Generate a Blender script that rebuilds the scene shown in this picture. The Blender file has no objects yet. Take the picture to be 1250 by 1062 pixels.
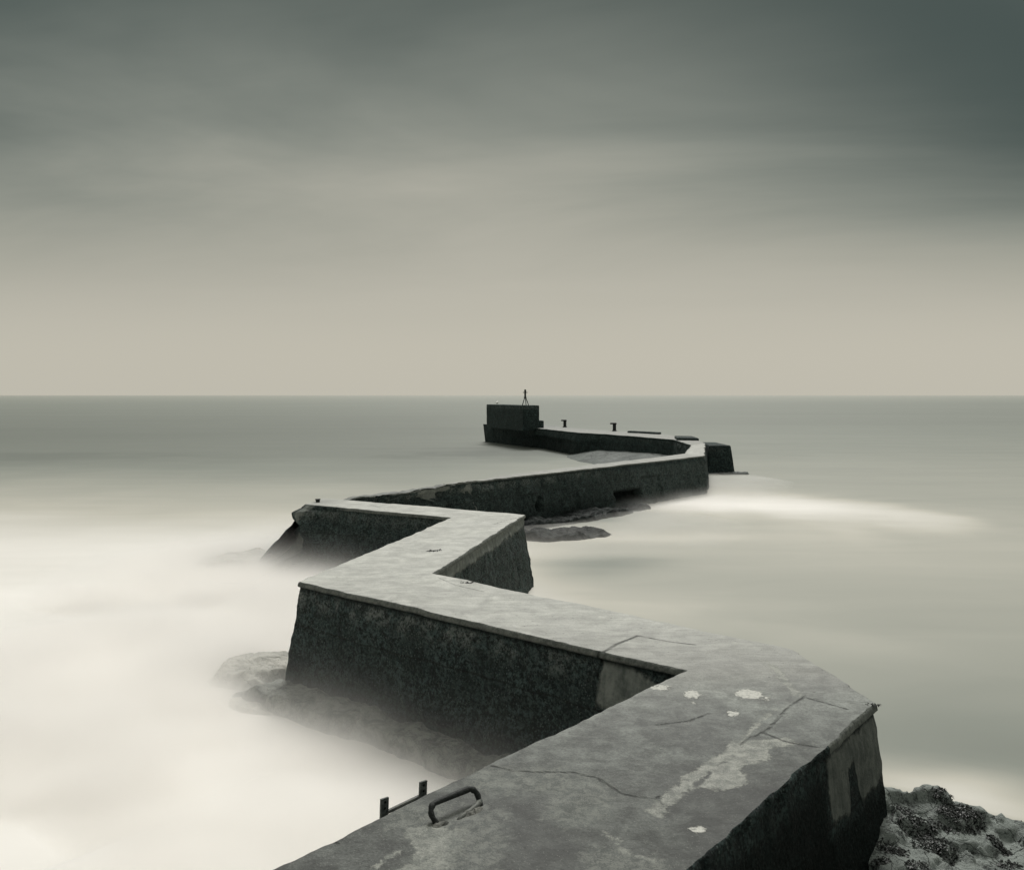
import bpy, bmesh, math, random
import numpy as np
from mathutils import Vector, Matrix

scene = bpy.context.scene
COL = scene.collection
rng = random.Random(7)

# ------------------------------------------------------------------ camera numbers
FPX, EYE, PITCH = 1082.0, 2.6, math.atan(48.5 / 1082.0)
ZW = -1.6                                   # sea level; the deck of the breakwater is z = 0


def G(x, y, z=0.0):
    """point of the horizontal plane z seen at photo position (x, y)"""
    u, v = (x - 625) / FPX, (531 - y) / FPX
    dy = math.cos(PITCH) + v * math.sin(PITCH)
    dz = -math.sin(PITCH) + v * math.cos(PITCH)
    t = (z - EYE) / dz
    return np.array((u * t, dy * t))


# ------------------------------------------------------------------ noise (vectorised)
def _hash(ix, iy, iz, seed):
    h = (ix * 374761393 + iy * 668265263 + iz * 2147483647 + seed * 974634777) & 0xFFFFFFFF
    h = ((h ^ (h >> 13)) * 1274126177) & 0xFFFFFFFF
    return ((h ^ (h >> 16)) & 0xFFFF) / 32767.5 - 1.0


def vnoise(p, seed=0):
    p = np.asarray(p, float)
    i = np.floor(p).astype(np.int64)
    f = p - i
    w = f * f * f * (f * (f * 6 - 15) + 10)
    r = 0
    for a in (0, 1):
        for b in (0, 1):
            for c in (0, 1):
                ww = (w[:, 0] if a else 1 - w[:, 0]) * (w[:, 1] if b else 1 - w[:, 1]) * (w[:, 2] if c else 1 - w[:, 2])
                r = r + ww * _hash(i[:, 0] + a, i[:, 1] + b, i[:, 2] + c, seed)
    return r


def fbm(p, octaves=4, seed=0, gain=.5):
    p = np.asarray(p, float)
    r, a, s = 0, 1.0, 0
    for o in range(octaves):
        r = r + a * vnoise(p * (2.03 ** o) + 17.3 * o, seed + o)
        s += a
        a *= gain
    return r / s


def sstep(a, b, x):
    t = np.clip((x - a) / (b - a), 0, 1)
    return t * t * (3 - 2 * t)


# ------------------------------------------------------------------ object helpers
def tag(o, label=None, cat=None, group=None, kind=None):
    if label: o['label'] = label
    if cat: o['category'] = cat
    if group: o['group'] = group
    if kind: o['kind'] = kind
    return o


def empty(name, loc, label, cat, group=None):
    o = bpy.data.objects.new(name, None)
    COL.objects.link(o)
    o.location = loc
    return tag(o, label, cat, group)


def wpos(o):
    v = Vector((0, 0, 0))
    while o is not None:
        v = v + Vector(o.location)
        o = o.parent
    return v


def link(name, me, mat, parent=None):
    o = bpy.data.objects.new(name, me)
    COL.objects.link(o)
    if parent is not None:
        o.parent = parent
    if mat is not None and not me.materials:
        me.materials.append(mat)
    return o


def np_mesh(name, V, F, mat, parent=None, attrs=None, smooth=True, loc=None):
    """V world coordinates; the object keeps the parent's origin (or loc)"""
    off = np.array(wpos(parent)) if parent is not None else (np.array(loc) if loc is not None else np.zeros(3))
    me = bpy.data.meshes.new(name)
    V = np.asarray(V, float) - off
    F = np.asarray(F, np.int64)
    k = F.shape[1]
    me.vertices.add(len(V)); me.vertices.foreach_set('co', V.astype(np.float32).ravel())
    me.loops.add(F.size); me.loops.foreach_set('vertex_index', F.astype(np.int32).ravel())
    me.polygons.add(len(F)); me.polygons.foreach_set('loop_start', np.arange(0, F.size, k, dtype=np.int32))
    me.update(calc_edges=True)
    if smooth:
        me.polygons.foreach_set('use_smooth', np.ones(len(F), bool))
    for an, av in (attrs or {}).items():
        a = me.attributes.new(an, 'FLOAT', 'POINT')
        a.data.foreach_set('value', np.asarray(av, np.float32).ravel())
    me.validate()
    o = link(name, me, mat, parent)
    if parent is None and loc is not None:
        o.location = loc
    return o


def grid_faces(n, m, flip=False, base=0):
    i, j = np.meshgrid(np.arange(n - 1), np.arange(m - 1), indexing='ij')
    a = (i * m + j).ravel() + base
    q = np.stack([a, a + m, a + m + 1, a + 1], 1)
    return q[:, ::-1] if flip else q


def bm_obj(name, bm, mat, parent=None, loc=None, smooth=False):
    off = wpos(parent) if parent is not None else Vector(loc or (0, 0, 0))
    bmesh.ops.recalc_face_normals(bm, faces=bm.faces[:])
    for v in bm.verts:
        v.co -= off
    me = bpy.data.meshes.new(name)
    bm.to_mesh(me); bm.free()
    if smooth:
        for p in me.polygons: p.use_smooth = True
    o = link(name, me, mat, parent)
    if parent is None and loc is not None:
        o.location = loc
    return o


def add_tube(bm, pts, r, seg=10, caps=True, flat=1.0):
    pts = [Vector(p) for p in pts]
    rr = r if isinstance(r, (list, tuple)) else [r] * len(pts)
    rings, up = [], None
    for i, p in enumerate(pts):
        d = (pts[min(i + 1, len(pts) - 1)] - pts[max(i - 1, 0)]).normalized()
        if up is None:
            up = Vector((0, 0, 1)) if abs(d.z) < .9 else Vector((1, 0, 0))
        a = d.cross(up).normalized(); b = a.cross(d).normalized(); up = b
        rings.append([bm.verts.new(p + (a * math.cos(2 * math.pi * k / seg) + b * math.sin(2 * math.pi * k / seg) * flat) * rr[i]) for k in range(seg)])
    for A, B in zip(rings, rings[1:]):
        for k in range(seg):
            bm.faces.new((A[k], A[(k + 1) % seg], B[(k + 1) % seg], B[k]))
    if caps:
        bm.faces.new(rings[0][::-1]); bm.faces.new(rings[-1])


def add_box(bm, c, size, rotz=0, taper=1.0, bevel=0.0, tilt=None):
    r = bmesh.ops.create_cube(bm, size=1)
    vs = r['verts']
    for v in vs:
        k = taper if v.co.z > 0 else 1.0
        v.co = Vector((v.co.x * size[0] * k, v.co.y * size[1] * k, v.co.z * size[2]))
    if bevel:
        es = list({e for v in vs for e in v.link_edges})
        rb = bmesh.ops.bevel(bm, geom=es, offset=bevel, segments=2, affect='EDGES', profile=.7)
        vs = list({v for f in rb['faces'] for v in f.verts} | {v for v in vs if v.is_valid})
    M = Matrix.Translation(Vector(c)) @ Matrix.Rotation(rotz, 4, 'Z')
    if tilt: M = M @ tilt
    bmesh.ops.transform(bm, matrix=M, verts=vs)


# ------------------------------------------------------------------ materials
class NT:
    def __init__(self, tree):
        self.t = tree; self.n = tree.nodes; self.l = tree.links

    def new(self, kind, **kw):
        n = self.n.new(kind)
        for k, v in kw.items():
            if k in n.bl_rna.properties: setattr(n, k, v)
        return n

    def put(self, sock, v):
        if hasattr(v, 'bl_idname') and hasattr(v, 'outputs'): v = v.outputs[0]
        if isinstance(v, bpy.types.NodeSocket): self.l.new(v, sock)
        else: sock.default_value = v

    def math(self, op, a, b=0.0, clamp=False):
        n = self.n.new('ShaderNodeMath'); n.operation = op; n.use_clamp = clamp
        self.put(n.inputs[0], a); self.put(n.inputs[1], b)
        return n.outputs[0]

    def step(self, v, a, b, lo=0.0, hi=1.0):
        n = self.n.new('ShaderNodeMapRange'); n.interpolation_type = 'SMOOTHSTEP'
        self.put(n.inputs[0], v)
        for k, x in zip((1, 2, 3, 4), (a, b, lo, hi)): self.put(n.inputs[k], x)
        return n.outputs[0]

    def rotscale(self, vec, rot, scale, loc=(0, 0, 0)):
        return self.mapping(self.mapping(vec, rot=(0, 0, rot)), scale, loc=loc)

    def noise(self, vec, scale, detail=4, rough=.55, dist=0.0, out=0):
        n = self.n.new('ShaderNodeTexNoise')
        self.put(n.inputs['Vector'], vec)
        n.inputs['Scale'].default_value = scale; n.inputs['Detail'].default_value = detail
        n.inputs['Roughness'].default_value = rough; n.inputs['Distortion'].default_value = dist
        return n.outputs[out]

    def mapping(self, vec, scale=(1, 1, 1), rot=(0, 0, 0), loc=(0, 0, 0)):
        n = self.n.new('ShaderNodeMapping')
        self.put(n.inputs['Vector'], vec)
        n.inputs['Scale'].default_value = scale; n.inputs['Rotation'].default_value = rot; n.inputs['Location'].default_value = loc
        return n.outputs[0]

    def mix(self, f, a, b, mode='MIX'):
        n = self.n.new('ShaderNodeMix'); n.data_type = 'RGBA'; n.blend_type = mode
        self.put(n.inputs[0], f)
        for s, v in ((6, a), (7, b)):
            if isinstance(v, (tuple, list)): v = (*v, 1.0) if len(v) == 3 else v
            self.put(n.inputs[s], v)
        return n.outputs[2]

    def lum(self, c):
        n = self.n.new('ShaderNodeRGBToBW'); self.put(n.inputs[0], c)
        return n.outputs[0]

    def attr(self, name):
        n = self.n.new('ShaderNodeAttribute'); n.attribute_name = name
        return n.outputs['Fac']

    def pos(self):
        return self.n.new('ShaderNodeNewGeometry').outputs['Position']


def new_mat(name):
    m = bpy.data.materials.new(name); m.use_nodes = True
    nt = NT(m.node_tree)
    b = m.node_tree.nodes['Principled BSDF']
    return m, nt, b


def bump(nt, b, height, strength, dist):
    n = nt.n.new('ShaderNodeBump')
    n.inputs['Strength'].default_value = strength; n.inputs['Distance'].default_value = dist
    nt.put(n.inputs['Height'], height)
    nt.l.new(n.outputs[0], b.inputs['Normal'])


def mat_deck():
    m, nt, b = new_mat('weathered_concrete_deck')
    P = nt.pos()
    tone = nt.attr('tone')
    big = nt.noise(P, 1.1, 6, .6, .4)
    mid = nt.noise(P, 5.0, 6, .65, .3)
    fine = nt.noise(P, 60.0, 3, .6)
    streak = nt.noise(nt.mapping(P, (1.6, 13.0, 1), (0, 0, .12)), 1.0, 5, .6, .8)
    # scale of grey from wet algae to dry cement, steered by tone, which carries some painted grazing sheen
    dry = nt.step(tone, .09, .30)                        # dry sections are evener than the algae-stained near one
    big_v = nt.mix(dry, nt.step(big, .38, .62, .70, 1.28), nt.step(big, .3, .7, .92, 1.07))
    mid_v = nt.mix(dry, nt.step(mid, .36, .64, .68, 1.32), nt.step(mid, .3, .7, .90, 1.08))
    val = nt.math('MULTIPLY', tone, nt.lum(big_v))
    val = nt.math('MULTIPLY', val, nt.lum(mid_v))
    val = nt.math('MULTIPLY', val, nt.step(streak, .3, .7, .9, 1.08))
    val = nt.math('MULTIPLY', val, nt.step(fine, .3, .7, .9, 1.1))
    val = nt.math('MULTIPLY', val, nt.lum(nt.mix(dry, nt.step(nt.noise(P, 30.0, 8, .8, .2), .36, .64, .80, 1.18), nt.step(nt.noise(P, 2.4, 5, .6, .8), .36, .64, .84, 1.07))))
    comb = nt.n.new('ShaderNodeCombineColor')
    nt.put(comb.inputs[0], nt.math('MULTIPLY', val, nt.step(dry, 0, 1, .97, 1.0)))
    nt.put(comb.inputs[1], nt.math('MULTIPLY', val, nt.step(dry, 0, 1, 1.04, 1.01)))
    nt.put(comb.inputs[2], nt.math('MULTIPLY', val, nt.step(dry, 0, 1, .96, .93)))
    col = comb.outputs[0]
    # dark thin dashes, left by wind-dried weed and wheel marks
    dash = nt.step(nt.noise(nt.mapping(P, (3.0, 26.0, 1), (0, 0, 0), (3, 1, 0)), 1.0, 6, .74, 1.6), .585, .66)
    dash = nt.math('MULTIPLY', dash, nt.step(nt.noise(P, 1.7, 3, .6), .40, .60))
    col = nt.mix(nt.math('MULTIPLY', dash, .62), col, nt.mix(1.0, col, (.32, .36, .34), 'MULTIPLY'))
    spot = nt.step(nt.noise(nt.mapping(P, (1, 1, 1), (0, 0, 0), (9, 4, 0)), 26.0, 2, .5), .68, .74)
    col = nt.mix(nt.math('MULTIPLY', spot, .6), col, (.04, .045, .042))
    grit = nt.n.new('ShaderNodeTexVoronoi'); grit.inputs['Scale'].default_value = 70; nt.put(grit.inputs['Vector'], P)
    gs = nt.step(grit.outputs['Distance'], .12, .30, 1.0, 0.0)
    gk = nt.lum(grit.outputs['Color'])
    col = nt.mix(nt.math('MULTIPLY', gs, nt.step(gk, .62, .66, 0, .55)), col, (.26, .27, .24))
    col = nt.mix(nt.math('MULTIPLY', gs, nt.step(gk, .34, .38, .6, 0)), col, (.022, .026, .023))
    # pale screed and bare patches (their outlines are in the mesh attribute, edges broken by noise)
    edge = nt.math('MULTIPLY', nt.math('SUBTRACT', nt.noise(P, 9.0, 6, .7, .6), .5), .22)
    pale = nt.step(nt.math('ADD', nt.attr('pale'), edge), -.012, .022)
    palecol = nt.mix(nt.step(nt.math('ADD', nt.math('MULTIPLY', nt.noise(P, 11.0, 5, .7, .4), .6), nt.math('MULTIPLY', nt.noise(P, 95.0, 3, .6), .4)), .40, .58), (.14, .15, .134), (.30, .305, .272))
    col = nt.mix(nt.math('MULTIPLY', pale, nt.step(nt.noise(P, 6.0, 6, .75), .3, .55, .35, .97)), col, palecol)
    mott = nt.step(nt.math('ADD', nt.attr('mottle'), nt.math('MULTIPLY', nt.math('SUBTRACT', nt.noise(P, 14.0, 7, .75, .3), .5), 1.5)), .25, .62)
    col = nt.mix(nt.math('MULTIPLY', mott, .55), col, nt.mix(nt.step(nt.math('ADD', nt.math('MULTIPLY', nt.noise(P, 13.0, 5, .7, .5), .6), nt.math('MULTIPLY', nt.noise(P, 110.0, 3, .6), .4)), .42, .58), (.06, .07, .063), (.205, .215, .19)))
    white = nt.step(nt.math('ADD', nt.attr('white'), nt.math('MULTIPLY', nt.math('SUBTRACT', nt.noise(P, 15.0, 6, .7), .5), .22)), -.004, .012)
    col = nt.mix(nt.math('MULTIPLY', white, nt.step(nt.noise(P, 34.0, 5, .7), .34, .56, .35, 1.0)), col, (.50, .50, .455))
    # cracks and joints
    cw = nt.math('ADD', nt.attr('crack'), nt.math('MULTIPLY', nt.math('SUBTRACT', nt.noise(P, 16.0, 5, .7), .5), .035))
    crack = nt.step(cw, .002, .020, 1.0, 0.0)
    col = nt.mix(nt.math('MULTIPLY', crack, nt.step(nt.noise(P, 6.0, 3), .3, .55, .35, 1.0)), col, (.02, .022, .02))
    nt.put(b.inputs['Base Color'], col)
    nt.put(b.inputs['Roughness'], nt.step(big, .3, .7, .55, .72))
    b.inputs['Specular IOR Level'].default_value = .35
    h = nt.math('ADD', nt.math('MULTIPLY', mid, .6), nt.math('MULTIPLY', fine, .22))
    h = nt.math('ADD', h, nt.math('MULTIPLY', nt.noise(P, 22.0, 6, .72), .45))
    h = nt.math('SUBTRACT', h, nt.math('MULTIPLY', crack, .5))
    h = nt.math('ADD', h, nt.math('MULTIPLY', white, .25))
    h = nt.math('ADD', h, nt.math('MULTIPLY', pale, .12))
    bump(nt, b, h, .7, .03)
    return m


def mat_wall():
    m, nt, b = new_mat('weedy_wet_concrete')
    P = nt.pos()
    depth, cope, patch = nt.attr('depth'), nt.attr('cope'), nt.attr('patch')
    big = nt.noise(P, 2.0, 6, .65, .5)
    mid = nt.noise(P, 9.0, 6, .7, .3)
    fine = nt.noise(P, 24.0, 7, .8)
    f = nt.math('ADD', nt.math('MULTIPLY', mid, .4), nt.math('MULTIPLY', fine, .6))
    col = nt.mix(nt.step(f, .45, .59), (.0048, .0108, .0106), (.074, .113, .108))
    pit = nt.step(nt.noise(P, 30.0, 4, .6, .4), .58, .66)
    col = nt.mix(nt.math('MULTIPLY', pit, .85), col, (.005, .008, .0075))
    col = nt.mix(nt.math('MULTIPLY', nt.step(big, .42, .62), .6), col, (.0092, .0182, .0175))
    # tide bands, faint pour joints and drips
    lay = nt.noise(nt.mapping(P, (1.1, 1.1, 5.5)), 1.0, 5, .65, .5)
    col = nt.mix(nt.math('MULTIPLY', nt.step(lay, .54, .68), nt.step(fine, .42, .58, 0, .6)), col, (.032, .046, .043))
    drip = nt.noise(nt.mapping(P, (9, 9, .9)), 1.0, 4, .65, .3)
    col = nt.mix(nt.math('MULTIPLY', nt.math('MULTIPLY', nt.step(drip, .55, .68), nt.step(depth, .15, 1.1, 1.0, .1)), nt.step(fine, .42, .58, .0, .38)), col, (.10, .126, .115))
    jd = nt.math('ABSOLUTE', nt.math('SUBTRACT', nt.math('ADD', depth, nt.math('MULTIPLY', nt.noise(P, 2.2, 4, .6), .12)), .66))
    col = nt.mix(nt.math('MULTIPLY', nt.step(jd, .004, .018, 1.0, 0.0), .75), col, (.004, .006, .0055))
    bar = nt.n.new('ShaderNodeTexVoronoi'); bar.inputs['Scale'].default_value = 38; nt.put(bar.inputs['Vector'], P)
    bmask = nt.math('MULTIPLY', nt.step(bar.outputs['Distance'], .25, .45, 1.0, 0.0), nt.step(nt.lum(bar.outputs['Color']), .52, .62))
    bmask = nt.math('MULTIPLY', bmask, nt.step(nt.noise(P, 3.5, 4, .65), .38, .62, .15, .8))
    col = nt.mix(bmask, col, (.115, .148, .137))
    lift = nt.attr('lift')
    col = nt.mix(nt.math('MULTIPLY', lift, nt.step(f, .42, .62, .12, .95)), col, (.13, .152, .138))
    # bleached, scoured concrete below the coping
    sc = nt.math('MULTIPLY', nt.step(depth, .08, .15), nt.step(depth, .20, .44, 1.0, 0.0))
    sc = nt.math('MULTIPLY', sc, nt.step(nt.noise(P, 3.2, 6, .7, .5), .44, .60))
    col = nt.mix(nt.math('MULTIPLY', nt.math('MULTIPLY', sc, nt.attr('scour')), nt.step(fine, .42, .58, .08, 1.0)), col, (.18, .20, .183))
    # bare concrete panels with run-down streaks
    run = nt.math('ADD', nt.math('MULTIPLY', nt.noise(nt.mapping(P, (12, 12, 2.0)), 1.0, 5, .65, .4), .45), nt.math('MULTIPLY', nt.noise(P, 7.0, 6, .7), .55))
    pm = nt.step(nt.math('ADD', patch, nt.math('MULTIPLY', nt.math('SUBTRACT', nt.noise(P, 8.0, 6, .7), .5), .16)), -.02, .03)
    pcol = nt.mix(nt.step(run, .34, .66), (.095, .108, .098), (.225, .24, .216))
    col = nt.mix(nt.math('MULTIPLY', pm, nt.step(fine, .25, .5, .6, .95)), col, pcol)
    cm = nt.step(nt.math('ADD', cope, nt.math('MULTIPLY', nt.math('SUBTRACT', mid, .5), .9)), .3, .6)
    col = nt.mix(cm, col, nt.mix(nt.step(f, .35, .62), (.055, .063, .057), (.165, .175, .157)))
    shade_weed_black = nt.attr('shade_weed_black')
    col = nt.mix(shade_weed_black, col, (.006, .008, .007))  # near-black put in for shaded recesses, weed and joints
    nt.put(b.inputs['Base Color'], col)
    nt.put(b.inputs['Roughness'], nt.step(mid, .3, .7, .6, .9))
    nt.put(b.inputs['Specular IOR Level'], nt.math('SUBTRACT', .2, nt.math('MULTIPLY', shade_weed_black, .16)))
    vor = nt.n.new('ShaderNodeTexVoronoi'); vor.inputs['Scale'].default_value = 34; nt.put(vor.inputs['Vector'], P)
    rough = nt.math('ADD', nt.math('MULTIPLY', fine, .7), nt.math('MULTIPLY', vor.outputs['Distance'], .5))
    keep = nt.math('SUBTRACT', 1.0, nt.math('MAXIMUM', cm, pm))
    h = nt.math('ADD', nt.math('MULTIPLY', rough, nt.math('ADD', nt.math('MULTIPLY', keep, .8), .2)), nt.math('MULTIPLY', mid, .5))
    bump(nt, b, h, 1.0, .06)
    return m


def mat_rock(name, dark, light, spec=.35, lo=.38, hi=.66, scale=3.0, crack=.5):
    m, nt, b = new_mat(name)
    P = nt.pos()
    big = nt.noise(P, scale, 7, .68, .6)
    fine = nt.noise(P, scale * 9, 6, .72)
    f = nt.math('ADD', nt.math('MULTIPLY', big, .6), nt.math('MULTIPLY', fine, .4))
    col = nt.mix(nt.step(f, lo, hi), dark, light)
    vor = nt.n.new('ShaderNodeTexVoronoi'); vor.feature = 'DISTANCE_TO_EDGE'
    vor.inputs['Scale'].default_value = scale * .9
    nt.put(vor.inputs['Vector'], nt.mix(.25, P, nt.noise(P, 3.0, 4, .6, 0, 1)))
    ck = nt.step(vor.outputs['Distance'], .0, .035, 1.0, 0.0)
    col = nt.mix(nt.math('MULTIPLY', ck, crack), col, tuple(c * .35 for c in dark))
    nt.put(b.inputs['Base Color'], col)
    nt.put(b.inputs['Roughness'], nt.step(fine, .3, .7, .45, .8))
    b.inputs['Specular IOR Level'].default_value = spec
    h = nt.math('SUBTRACT', nt.math('ADD', big, nt.math('MULTIPLY', fine, .5)), nt.math('MULTIPLY', ck, .3))
    bump(nt, b, h, .8, .06)
    return m


def mat_plain(name, col, col2, rough=.6, metal=0.0, scale=20, spec=.4, bstr=.4):
    m, nt, b = new_mat(name)
    n = nt.n.new('ShaderNodeTexCoord').outputs['Object']
    f = nt.noise(n, scale, 5, .65)
    nt.put(b.inputs['Base Color'], nt.mix(nt.step(f, .35, .65), col, col2))
    nt.put(b.inputs['Roughness'], nt.step(f, .3, .7, rough - .12, rough + .12))
    b.inputs['Metallic'].default_value = metal
    b.inputs['Specular IOR Level'].default_value = spec
    bump(nt, b, f, bstr, .01)
    return m


def mat_sea():
    m, nt, b = new_mat('milky_sea_water')
    P = nt.pos()
    foam = nt.attr('foam')
    # long slow swell streaks, drawn out along the shore
    s1 = nt.noise(nt.mapping(P, (.045, .34, 1), (0, 0, .06)), 1.0, 4, .55, .6)
    s2 = nt.noise(nt.mapping(P, (.012, .07, 1), (0, 0, -.04)), 1.0, 4, .55, .4)
    s3 = nt.noise(nt.mapping(P, (.22, .6, 1), (0, 0, .2)), 1.0, 3, .5, 1.2)
    v = nt.math('ADD', nt.math('MULTIPLY', nt.math('SUBTRACT', s1, .5), .13), nt.math('MULTIPLY', nt.math('SUBTRACT', s2, .5), .20))
    v = nt.math('ADD', v, nt.math('MULTIPLY', nt.math('SUBTRACT', s3, .5), .14))
    f = nt.math('MULTIPLY', foam, nt.math('ADD', 1.0, v))
    r = nt.n.new('ShaderNodeValToRGB')
    e = r.color_ramp.elements
    e[0].position = 0; e[0].color = (.05, .06, .055, 1)
    e[1].position = 1; e[1].color = (.875, .850, .814, 1)
    x = r.color_ramp.elements.new(.25); x.color = (.225, .24, .212, 1)
    x = r.color_ramp.elements.new(.5); x.color = (.475, .462, .405, 1)
    nt.put(r.inputs[0], f)
    nt.put(b.inputs['Base Color'], r.outputs[0])
    b.inputs['Roughness'].default_value = .6
    b.inputs['Specular IOR Level'].default_value = .12
    return m


def mat_mist(density):
    m = bpy.data.materials.new('sea_mist'); m.use_nodes = True
    nt = NT(m.node_tree)
    for q in list(nt.n):
        if q.bl_idname != 'ShaderNodeOutputMaterial': nt.n.remove(q)
    v = nt.new('ShaderNodeVolumePrincipled')
    v.inputs['Color'].default_value = (.986, .976, .962, 1)
    P = nt.pos()
    sp = nt.n.new('ShaderNodeSeparateXYZ'); nt.put(sp.inputs[0], P)
    h = nt.math('SUBTRACT', sp.outputs[2], ZW)
    dens = nt.math('MULTIPLY', nt.math('EXPONENT', nt.math('MULTIPLY', h, -1 / .17)), density)
    dens = nt.math('MULTIPLY', dens, nt.step(nt.noise(nt.mapping(P, (.5, .5, .25)), 1.0, 2, .5), .32, .68, .45, 1.5))
    dens = nt.math('MULTIPLY', dens, nt.math('MULTIPLY', nt.step(sp.outputs[0], -4.5, -2.9, 3.2, 1.0), nt.step(sp.outputs[0], -11.0, -6.5)))
    nt.put(v.inputs['Density'], dens)
    nt.l.new(v.outputs[0], m.node_tree.nodes['Material Output'].inputs['Volume'])
    return m


M_DECK, M_WALL = mat_deck(), mat_wall()
M_ROCKPALE = mat_rock('foam_washed_rock', (.40, .40, .36), (.68, .66, .60), .2, scale=3.2, crack=.12)
M_ROCKDARK = mat_rock('dark_weedy_rock', (.004, .0075, .007), (.036, .048, .044), .12, .44, .66, scale=4.0)
M_ROCKNEAR = mat_rock('lichen_grey_rock', (.012, .017, .0155), (.26, .29, .27), .3, .36, .53, 6.0, .6)
M_APRON = mat_rock('grey_apron_concrete', (.045, .056, .050), (.115, .132, .120), .25, scale=.9, crack=.9)
M_STEEL = mat_plain('rusty_black_iron', (.004, .006, .0055), (.024, .028, .026), .6, .1, 45, .35, .9)
M_IRONDARK = mat_plain('pitted_dark_iron', (.026, .032, .030), (.10, .113, .104), .65, .1, 45, .4, .6)
M_IRONPALE = mat_plain('weathered_grey_iron', (.05, .056, .052), (.13, .135, .12), .6, .2, 40, .4)
M_HOLE = mat_plain('bolt_hole_disc', (.003, .004, .0035), (.006, .007, .006), .9, 0, 40, .1)
M_BLOCK = M_WALL
M_WEED = mat_plain('black_seaweed', (.004, .006, .005), (.018, .023, .019), .5, 0, 30, .4)
M_BIRD = mat_plain('white_feathers', (.6, .6, .56), (.75, .74, .7), .8, 0, 20, .1)
M_BIRDGREY = mat_plain('grey_feathers', (.2, .21, .2), (.3, .31, .29), .8, 0, 20, .1)

# ------------------------------------------------------------------ the breakwater
# outline of the deck: left (sea-front) chain and right (lee) chain of corners
L0 = G(330, 1062); B = G(838, 818); A = G(365, 710); C = G(551, 632); D = G(374, 615.5)
R0 = G(838, 1062); R1 = G(1005, 912); K1 = G(1068, 858); K2 = G(968, 793); Gi = G(528, 700); E = G(640, 628)
d1 = (B - L0) / np.linalg.norm(B - L0)
LS = L0 - d1 * 6.0
dr = (R1 - R0) / np.linalg.norm(R1 - R0)
RS = R0 - dr * 6.0
N = np.array
S = N((-4.78, 22.35)); F5 = N((8.25, 38.0)); J = N((10.4, 47.7))
D2 = N((-4.9, 22.45)); D3 = N((-2.9, 25.2)); D4 = N((-1.5, 26.5)); D5 = N((.3, 29.5)); I5 = N((7.66, 39.3))
Q1 = N((9.35, 46.1)); Q2 = N((9.5, 52.0)); Q3 = N((6.2, 59.5)); Q4 = N((4.5, 61.8)); Q5 = N((2.1, 69.5)); Q6 = N((-2.6, 80.0))
J2 = N((10.9, 52.5)); J3 = N((9.9, 60.0)); J4 = N((7.6, 64.0)); J5 = N((5.2, 69.0)); J6 = N((1.8, 82.0))

leftC = [LS, L0, B, A, C, D, D2, D3, D4, D5, I5, Q1, Q2, Q3, Q4, Q5, Q6]
rightC = [RS, R0, R1, K1, K2, Gi, E, S, F5, J, J2, J3, J4, J5, J6]


def miters(ch, side):
    ch = [np.asarray(c, float) for c in ch]
    ns = []
    for a, b in zip(ch, ch[1:]):
        d = (b - a) / np.linalg.norm(b - a)
        ns.append(N((-d[1], d[0])) * side)
    out = [ns[0]]
    for a, b in zip(ns, ns[1:]):
        m = (a + b) / max(.35, 1 + a @ b)
        out.append(m)
    out.append(ns[-1])
    return out


ML, MR = miters(leftC, 1), miters(rightC, -1)
BAT = .125
BL = [m * BAT for m in ML]; BR = [m * BAT for m in MR]
BL[5] = N((-.85, -.02))        # the broken end slopes far out
BL[6] = N((-.8, .1))
BL[7] = N((-.3, .2))
for k in (15, 16): BL[k] = ML[k] * -.12
BR[14] = MR[14] * .05


def resample(ch, ms, bs, i0, i1, n):
    pts = ch[i0:i1 + 1]
    seg = [np.linalg.norm(b - a) for a, b in zip(pts, pts[1:])]
    cum = np.concatenate([[0], np.cumsum(seg)])
    t = np.linspace(0, cum[-1], n)
    # keep the corners exact
    for c in cum[1:-1]:
        t[np.argmin(abs(t - c))] = c
    f = lambda arr: np.stack([np.interp(t, cum, [p[k] for p in arr[i0:i1 + 1]]) for k in (0, 1)], 1)
    return f(ch), f(ms), f(bs), t, cum


def disp_xy(p3):
    """sideways wobble shared by deck edges and walls, so that they stay joined"""
    q = np.asarray(p3)
    amp = .010 + .0007 * q[:, 1:2]
    return np.stack([fbm(q * 2.2, 3, 11), fbm(q * 2.2, 3, 12)], 1) * amp * 1.8 + np.stack([fbm(q * 9, 4, 13), fbm(q * 9, 4, 14)], 1) * amp * 1.0


def disp_z(p3):
    q = np.asarray(p3)
    return fbm(q * .9, 3, 21) * .014 + fbm(q * 5, 3, 22) * .004


def seg_dist(P, pts):
    """distance from points P (n,2) to a polyline"""
    d = np.full(len(P), 1e9)
    for a, b in zip(pts, pts[1:]):
        ab = b - a
        t = np.clip(((P - a) @ ab) / max(ab @ ab, 1e-9), 0, 1)
        d = np.minimum(d, np.linalg.norm(P - (a + t[:, None] * ab), axis=1))
    return d


def poly_sdf(P, pts):
    """signed distance, positive inside"""
    d = seg_dist(P, pts + [pts[0]])
    inside = np.zeros(len(P), bool)
    for a, b in zip(pts, pts[1:] + [pts[0]]):
        c = (a[1] > P[:, 1]) != (b[1] > P[:, 1])
        xx = (b[0] - a[0]) * (P[:, 1] - a[1]) / ((b[1] - a[1]) if abs(b[1] - a[1]) > 1e-9 else 1e-9) + a[0]
        inside ^= c & (P[:, 0] < xx)
    return np.where(inside, d, -d)


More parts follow.
